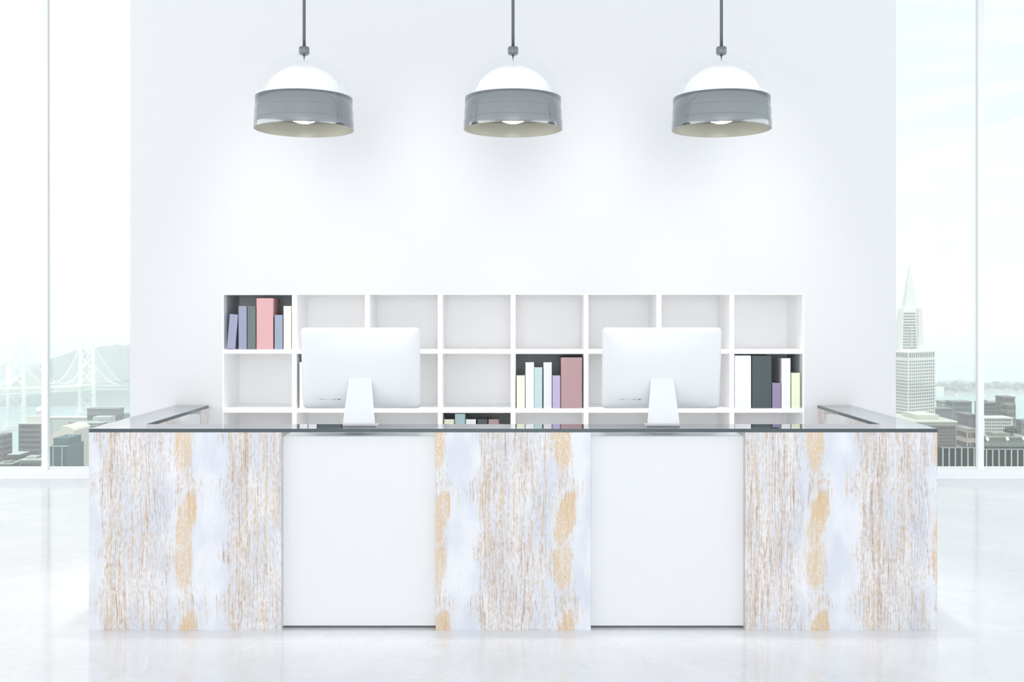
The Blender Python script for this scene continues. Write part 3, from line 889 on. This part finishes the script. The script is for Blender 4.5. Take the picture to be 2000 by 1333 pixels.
def cable_z(t):
    zt0, zt1 = tops[0] - 3, tops[1] - 3
    if t < 0:
        e = -1.0; u = t / e
        return zt0 + (deck_z(-0.8) + 4 - zt0) * (1 - (1 - min(u / 0.75, 1)) ** 2.0)
    if t <= 1:
        mid = 0.58; zm = deck_z(mid) + 5
        return zm + (zt0 - zm) * ((mid - t) / mid) ** 2 if t < mid else zm + (zt1 - zm) * ((t - mid) / (1 - mid)) ** 2
    u = (t - 1) / 0.631
    return zt1 + (deck_z(t) + 2 - zt1) * (1 - (1 - u) ** 1.9)
for s in (-HW, HW):
    q = MB(); pr = None
    for k in range(73):
        t = -0.8 + 2.431 * k / 72; p = bp(t, s); c = (p.x, p.y, cable_z(t))
        if pr: q.bar(pr, c, 1.0, 5)
        pr = c
    q.build('main_cable', M['bridge'], br)
q = MB()
for s in (-HW, HW):
    for k in range(150):
        t = -0.8 + 2.431 * (k + 0.5) / 150; p = bp(t, s); zc = cable_z(t); zd = deck_z(t)
        if zc > zd + 1: q.bar((p.x, p.y, zd), (p.x, p.y, zc), 0.20, 3)
o = q.build('suspender_cables', M['bridge'], br); o['kind'] = 'stuff'

# ---- hills
def ridge(name, pts, d, dep, m, kind='structure', label=None, cat=None, rough=1.2, base=GZ):
    """skyline given as pixels (x, y) at depth d, falling to the water in front and behind"""
    q = MB(); rows = []
    NXX = 90; NY = 12
    x0, x1 = pts[0][0], pts[-1][0]
    for j in range(NY + 1):
        v = j / NY; row = []
        for i in range(NXX + 1):
            px = x0 + (x1 - x0) * i / NXX
            for a, c in zip(pts, pts[1:]):
                if a[0] <= px <= c[0]:
                    u = (px - a[0]) / (c[0] - a[0]); u = u * u * (3 - 2 * u); py = a[1] + (c[1] - a[1]) * u; break
            h = Z(py, d) - base
            prof_ = math.sin(math.pi * (v ** 0.8)) ** 0.8 if 0 < v < 1 else 0
            z = base + h * prof_ * (1 + 0.0) + (random.uniform(-rough, rough) * 1.6 if 0 < v < 1 else 0)
            row.append(q.bm.verts.new(((px - CX) / F * d, d + dep * (v - 0.42), max(z, base - 1))))
        rows.append(row)
    for a, c in zip(rows, rows[1:]):
        for i in range(NXX): 
            f = q.bm.faces.new([a[i], a[i+1], c[i+1], c[i]]); f.smooth = True
    o = q.build(name, m)
    return tag(o, label, cat, kind=kind)
ridge('island_hill', [(60, 760), (80, 730), (97, 719), (115, 706), (140, 690), (165, 684), (190, 682), (215, 676), (240, 674), (262, 672), (300, 680), (360, 720), (420, 800)], 2650, 700, M['hill'], rough=2.2)
ridge('far_hill', [(-120, 730), (-40, 714), (20, 716), (50, 713), (80, 711), (120, 712), (180, 725), (240, 760)], 3600, 700, M['hill'], rough=2.5)
ridge('right_shore', [(1640, 772), (1700, 757), (1790, 756), (1826, 757), (1850, 755), (1870, 748), (1890, 745), (1910, 748), (1950, 752), (2000, 750), (2060, 752), (2140, 772)], 2800, 380, M['hill'], rough=3.0)
ridge('headland', [(1690, 690), (1760, 675), (1830, 668), (1900, 662), (1960, 664), (2040, 660), (2200, 655)], 7800, 900, M['hill'], rough=4)

# white houses along the right shore
for i in range(26):
    px = 1842 + i * 6.7
    dd = 2612 + (i % 2) * 15
    yy = 775.5 - random.random() * 2.5
    w = 2.0 + 0.45 * (i % 3); h = random.uniform(1.5, 3.5)
    if i == 0: px, w, h, yy = 1830, 14, 15, 771
    c = P(px, yy, dd)
    W_ = w / F * dd; H_ = h / F * dd
    r = empty('shore_house', (c.x + W_/2, dd, c.z - 3), None)
    if i == 0: tag(r, 'large pale block on the far shore just right of the pointed tower', 'house')
    else: tag(r, 'small white house among the trees on the far shore', 'house', 'small white houses on the far shore')
    MB().box(c.x, c.x + W_, dd, dd + 12, GZ, c.z + H_).build('walls', M['house'], r)
    MB().prism([(c.x - 0.6, c.z + H_), (c.x + W_ + 0.6, c.z + H_), (c.x + W_/2, c.z + H_ + (H_ * 0.25 if i else 1))], 'y', dd - 0.5, dd + 12.5).build('roof', cm(206, 206, 200), r)
q = MB()
for i in range(260):
    px = 1815 + random.random() * 200; dd = 2690 + random.random() * 80; yy = 774 - random.random() * 22
    c = P(px, yy, dd); r_ = random.uniform(4, 11)
    q.blob((c.x, c.y, max(c.z, GZ + 2)), r_ * 1.2, r_, r_ * 0.9, 0.25, 1)
tag(q.build('shore_trees', M['tree']), 'dense band of trees along the far shore, right window', 'trees', kind='stuff')
# ship
dd = 4030
r = empty('cargo_ship', (X(1876, dd), dd, GZ), 'small faint ship far out on the bay, right window', 'ship')
c = P(1862, 718.5, dd); c2 = P(1889, 718.5, dd)
MB().prism([(c.x, GZ + 6.5), (c.x + 5, GZ), (c2.x - 4, GZ), (c2.x, GZ + 6.5)], 'y', dd - 6, dd + 6).build('hull', cm(196, 206, 208), r)
MB().box(c2.x - 12, c2.x - 4, dd - 4, dd + 4, GZ + 6.5, GZ + 12).build('bridge_house', cm(190, 196, 196), r)

# ---- pointed tower
d = 900
root = empty('pointed_tower', (X(1788, d), d, GZ + 1), 'tall white tower with a pointed spire and grids of small windows, right window', 'building')
white = cm(242, 245, 240, 0.02)
XC = X(1774, d)                     # near corner of the block
ycor = d; yl = d + 26; yr = d + 22
A_, B_, ZT = X(1738, yl), X(1826.5, yr), Z(687.5, d)
blk = [(A_, yl), (XC, ycor), (B_, yr), (X(1792, d + 50), yr + 30)]
MB().prism([(p[0], p[1]) for p in blk], 'z', GZ + 1, ZT).build('lower_block', white, root)
def facepanel(P0, P1, z0, z1, nc, nr, zt_, margin, name, fw=0.6, fh=0.55):
    """rows of windows set a little proud of a slanted wall between ground points P0 and P1"""
    P0, P1 = Vector(P0), Vector(P1); dv = P1 - P0; nrm = Vector((dv.y, -dv.x)).normalized()
    if nrm.y > 0: nrm = -nrm
    rh = (z1 - z0) / nr
    for r_ in range(nr):
        q = MB(); zz = z0 + rh * (r_ + 0.25)
        for c_ in range(nc):
            a = P0 + dv * (margin + (1 - 2 * margin) * (c_ + (1 - fw) / 2) / nc)
            c = P0 + dv * (margin + (1 - 2 * margin) * (c_ + (1 + fw) / 2) / nc)
            vs = [q.bm.verts.new((v.x, v.y, z_)) for v, z_ in ((a + nrm * 0.2, zz), (c + nrm * 0.2, zz), (c + nrm * 0.2, zz + rh * fh), (a + nrm * 0.2, zz + rh * fh))]
            ws = [q.bm.verts.new((v.x, v.y, z_)) for v, z_ in ((a - nrm * 0.2, zz), (c - nrm * 0.2, zz), (c - nrm * 0.2, zz + rh * fh), (a - nrm * 0.2, zz + rh * fh))]
            q.bm.faces.new(vs); q.bm.faces.new(ws[::-1])
            for i in range(4): q.bm.faces.new([vs[i], ws[i], ws[(i+1) % 4], vs[(i+1) % 4]])
        q.build(name, cm(138, 152, 148), root)
zlo = Z(838, d)
ztw = Z(704, d)
facepanel((A_, yl), (XC, ycor), zlo, ztw, 10, 21, ZT, 0.03, 'window_row', fw=0.5, fh=0.5)
facepanel((XC, ycor), (B_, yr), zlo, ztw, 12, 21, ZT, 0.02, 'window_row', fw=0.5, fh=0.5)
facepanel((A_, yl), (XC, ycor), Z(702, d), Z(690, d), 10, 1, ZT, 0.03, 'tall_window_row', fw=0.5, fh=0.75)
facepanel((XC, ycor), (B_, yr), Z(702, d), Z(690, d), 12, 1, ZT, 0.02, 'tall_window_row', fw=0.5, fh=0.75)
# tapering shaft
def frustum(m_, cx0, cx1, zb_, zt_, hb, ht, yc):
    q = MB(); vs = []
    for (cc, z_, h_) in ((cx0, zb_, hb), (cx1, zt_, ht)):
        vs.append([q.bm.verts.new((cc + i * h_, yc + j * h_, z_)) for i, j in ((-1, -1), (1, -1), (1, 1), (-1, 1))])
    for i in range(4): q.bm.faces.new([vs[0][i], vs[0][(i+1) % 4], vs[1][(i+1) % 4], vs[1][i]])
    q.bm.faces.new(vs[0]); q.bm.faces.new(vs[1][::-1])
    return q
yc = d + 30; dd = d + 20
frustum(None, X(1783, dd), X(1784, dd), ZT - 1, Z(603, dd), 23.0 / F * dd, 17.0 / F * dd, yc).build('upper_shaft', white, root)
frustum(None, X(1784.5, dd), X(1785, dd), Z(604, dd), Z(515, dd), 12.6 / F * dd, 0.5 / F * dd, yc).build('spire', cm(228, 236, 234, 0.02), root)
MB().box(X(1779.5, dd), X(1782, dd), yc - 10.2, yc - 7, Z(684, dd), Z(640, dd)).build('stair_fin', cm(206, 214, 210), root)
fr = frustum(None, X(1797.5, dd), X(1796.5, dd), ZT - 1, Z(602, dd), 4.6 / F * dd, 4.0 / F * dd, yc - 9.4); fr.build('shaft_wing', cm(232, 236, 230, 0.02), root)
for k in range(13):
    zz = Z(681 - k * 5.6, dd); t = k / 13
    x0_, x1_ = 1763.0 + 4.2 * t, 1790.5 - 1.0 * t
    MB().box(X(x0_, dd), X(x1_, dd), yc - (23 - 6 * t) / F * dd - 0.35, yc - (23 - 6 * t) / F * dd + 1.5, zz, zz + 1.0).build('shaft_window_row', cm(150, 164, 162), root)
MB().box(A_ + 4, X(1765, d), yl - 4, yl + 6, ZT, Z(681, d)).build('roof_hut', cm(196, 202, 196), root)

# ---- right view city
bldg('beige flat roofed block below the pointed tower', 1785, 1874, 826, 710, (172, 178, 166), 55, roof=(196, 200, 188), pent=(1806, 1850, 815, (206, 208, 198)))
bldg('grey brown block with rows of small windows right of the desk corner', 1806, 1889, 834, 660, (150, 152, 146), 16, bands=13, cols=12, wcol=(118, 124, 122), roof=(118, 126, 122))
bldg('blue grey glass office with a grid of windows behind the beige block', 1861, 1898, 786, 1000, (140, 158, 164), 16, bands=14, cols=7, wcol=(104, 124, 134), roof=(158, 172, 174))
bldg('pale gridded office left of the blue grey glass office', 1841, 1862, 786, 1046, (204, 210, 206), 16, bands=26, cols=6, wcol=(140, 156, 158), roof=(170, 180, 178))
bldg('dark low block behind the beige roof, just right of the pointed tower', 1822, 1860, 800, 960, (120, 136, 140), 16, roof=(134, 148, 150), name='low_building')
bldg('plum grey block left of the right window mullion', 1891, 1907, 812, 664, (128, 130, 134), 16, roof=(140, 144, 146))
bldg('small pinkish house front with few windows left of the right mullion', 1889, 1906.5, 840, 600, (186, 178, 168), 15, bands=4, cols=3, wcol=(128, 128, 126), roof=(170, 172, 164), name='row_house')
bldg('dark banded office right of the right mullion', 1918, 1962, 788, 1000, (128, 142, 146), 16, bands=19, wcol=(92, 108, 114), roof=(150, 162, 162), pent=(1922, 1932, 783, (140, 152, 152)))
bldg('tall brown grey tower right of the right mullion', 1960, 1982.5, 777, 960, (124, 134, 134), 16, bands=16, cols=2, wcol=(112, 124, 126), roof=(118, 128, 128))
bldg('brown grey side wing of the tall tower', 1968, 1984, 790, 900, (150, 158, 154), 12, bands=10, cols=3, wcol=(122, 134, 134), name='annex')
bldg('white building with scattered square windows right of the right mullion', 1920, 1978, 818, 780, (220, 224, 218), 16, bands=16, cols=12, wcol=(150, 162, 160), roof=(228, 230, 224))
bldg('long grey green roof with vents in front of the white building', 1928, 2012, 856, 600, (140, 152, 144), 16, roof=(160, 170, 160), name='low_building', pent=(1946, 1988, 848, (166, 174, 166)))
bldg('blue grey block at the right edge of the photo', 1996, 2030, 822, 900, (136, 154, 160), 16, bands=5, wcol=(112, 132, 140))
dd = 560
tag(MB().blob(P(1976, 839, dd), 3.6, 3.2, 1.7, 0.2, 3).blob(P(1970, 841.5, dd), 2.4, 2.4, 1.1, 0.2, 3).blob(P(1984, 842, dd), 1.8, 2.0, 1.0, 0.2, 3).build('tree_crown_tmp', M['tree']), None)
tree_o = bpy.data.objects['tree_crown_tmp']
r = empty('tree', (X(1976, dd), dd, Z(851, dd)), 'dark spreading tree on the roofs right of the right mullion', 'tree')
tree_o.name = 'foliage'; tree_o.parent = r; tree_o.matrix_parent_inverse = Matrix.Translation(-r.location)
MB().bar((X(1976, dd), dd, Z(852, dd)), (X(1976, dd), dd, Z(840, dd)), 0.35).build('trunk', cm(80, 84, 78), r)
bldg('dark green flat roof behind the striped dark facade', 1925, 2060, 874, 470, (92, 108, 100), 12, roof=(98, 114, 106), name='low_building')
for k, (px, py) in enumerate(((1928, 868.5), (1967, 868), (1999, 875))):
    dd = 474 + k; c = Vector((X(px, dd), dd, Z(874, 470) + 3.0))
    r = empty('satellite_dish', (c.x, dd, c.z - 1.2), ('white round satellite dish beside the right mullion on the dark roof', 'white round satellite dish on the dark roof, middle of the three', 'white round satellite dish on the dark roof at the right edge of the photo')[k], 'satellite dish', 'satellite dishes on the dark roof')
    pts_ = [(0.0, 0.0), (0.25, 0.02), (0.42, 0.07), (0.55, 0.15), (0.56, 0.13), (0.43, 0.03), (0.0, -0.05)]
    o = MB().lathe([(a * 1.6, b_ * 1.6) for a, b_ in pts_], 0, 0, 24).build('dish', M['house']); o.parent = r
    o.location = (0, 0, 1.2); o.rotation_euler = (math.radians(65), 0, math.radians(20))
    MB().bar((c.x, dd + 0.1, c.z - 2.5), (c.x, dd + 0.1, c.z), 0.06).build('mast', M['house'], r)
# striped dark facade in the foreground
for (x0, x1, yt, n, la) in ((1838, 1912, 876, 6, 'dark glass facade with white upright fins left of the right mullion'), (1912, 2075, 879, 13, 'dark glass facade with white upright fins right of the right mullion')):
    dd = 420
    r = empty('finned_building', (X((x0 + x1) / 2, dd), dd, GZ + 1), la, 'building', None)
    MB().box(X(x0, dd), X(x1, dd) - 0.05, dd, dd + 4, GZ + 1, Z(yt, dd)).build('glass_walls', cm(58, 78, 78, 0.1, dark=True), r)
    MB().box(X(x0, dd), X(x1, dd) - 0.05, dd - 0.4, dd + 0.6, Z(yt, dd), Z(yt - 1.6, dd)).build('coping', cm(170, 182, 178), r)
    sp = 12.2
    for k in range(n):
        xx = x0 + 2 + sp * k + (11 if x0 > 1900 else 0)
        if xx > x1 - 2: break
        MB().box(X(xx, dd), X(xx + 1.8, dd), dd - 0.5, dd, Z(940, dd), Z(yt, dd)).build('white_fin', cm(206, 214, 210), r)

# ---- haze over the bay and the city
hz = bpy.data.materials.new('haze'); hz.use_nodes = True
hn, hl = hz.node_tree.nodes, hz.node_tree.links
hn.clear()
ho = hn.new('ShaderNodeOutputMaterial'); hv = hn.new('ShaderNodeVolumeScatter')
hv.inputs['Color'].default_value = (1.0, 0.985, 0.96, 1)
hv.inputs['Density'].default_value = 0.00032
hv.inputs['Anisotropy'].default_value = 0.0
hl.new(hv.outputs[0], ho.inputs['Volume'])
tag(MB().box(-6000, 6000, 250, 15500, GZ - 20, 160).build('haze', hz), 'pale haze hanging over the bay and the city outside', 'haze', kind='stuff')
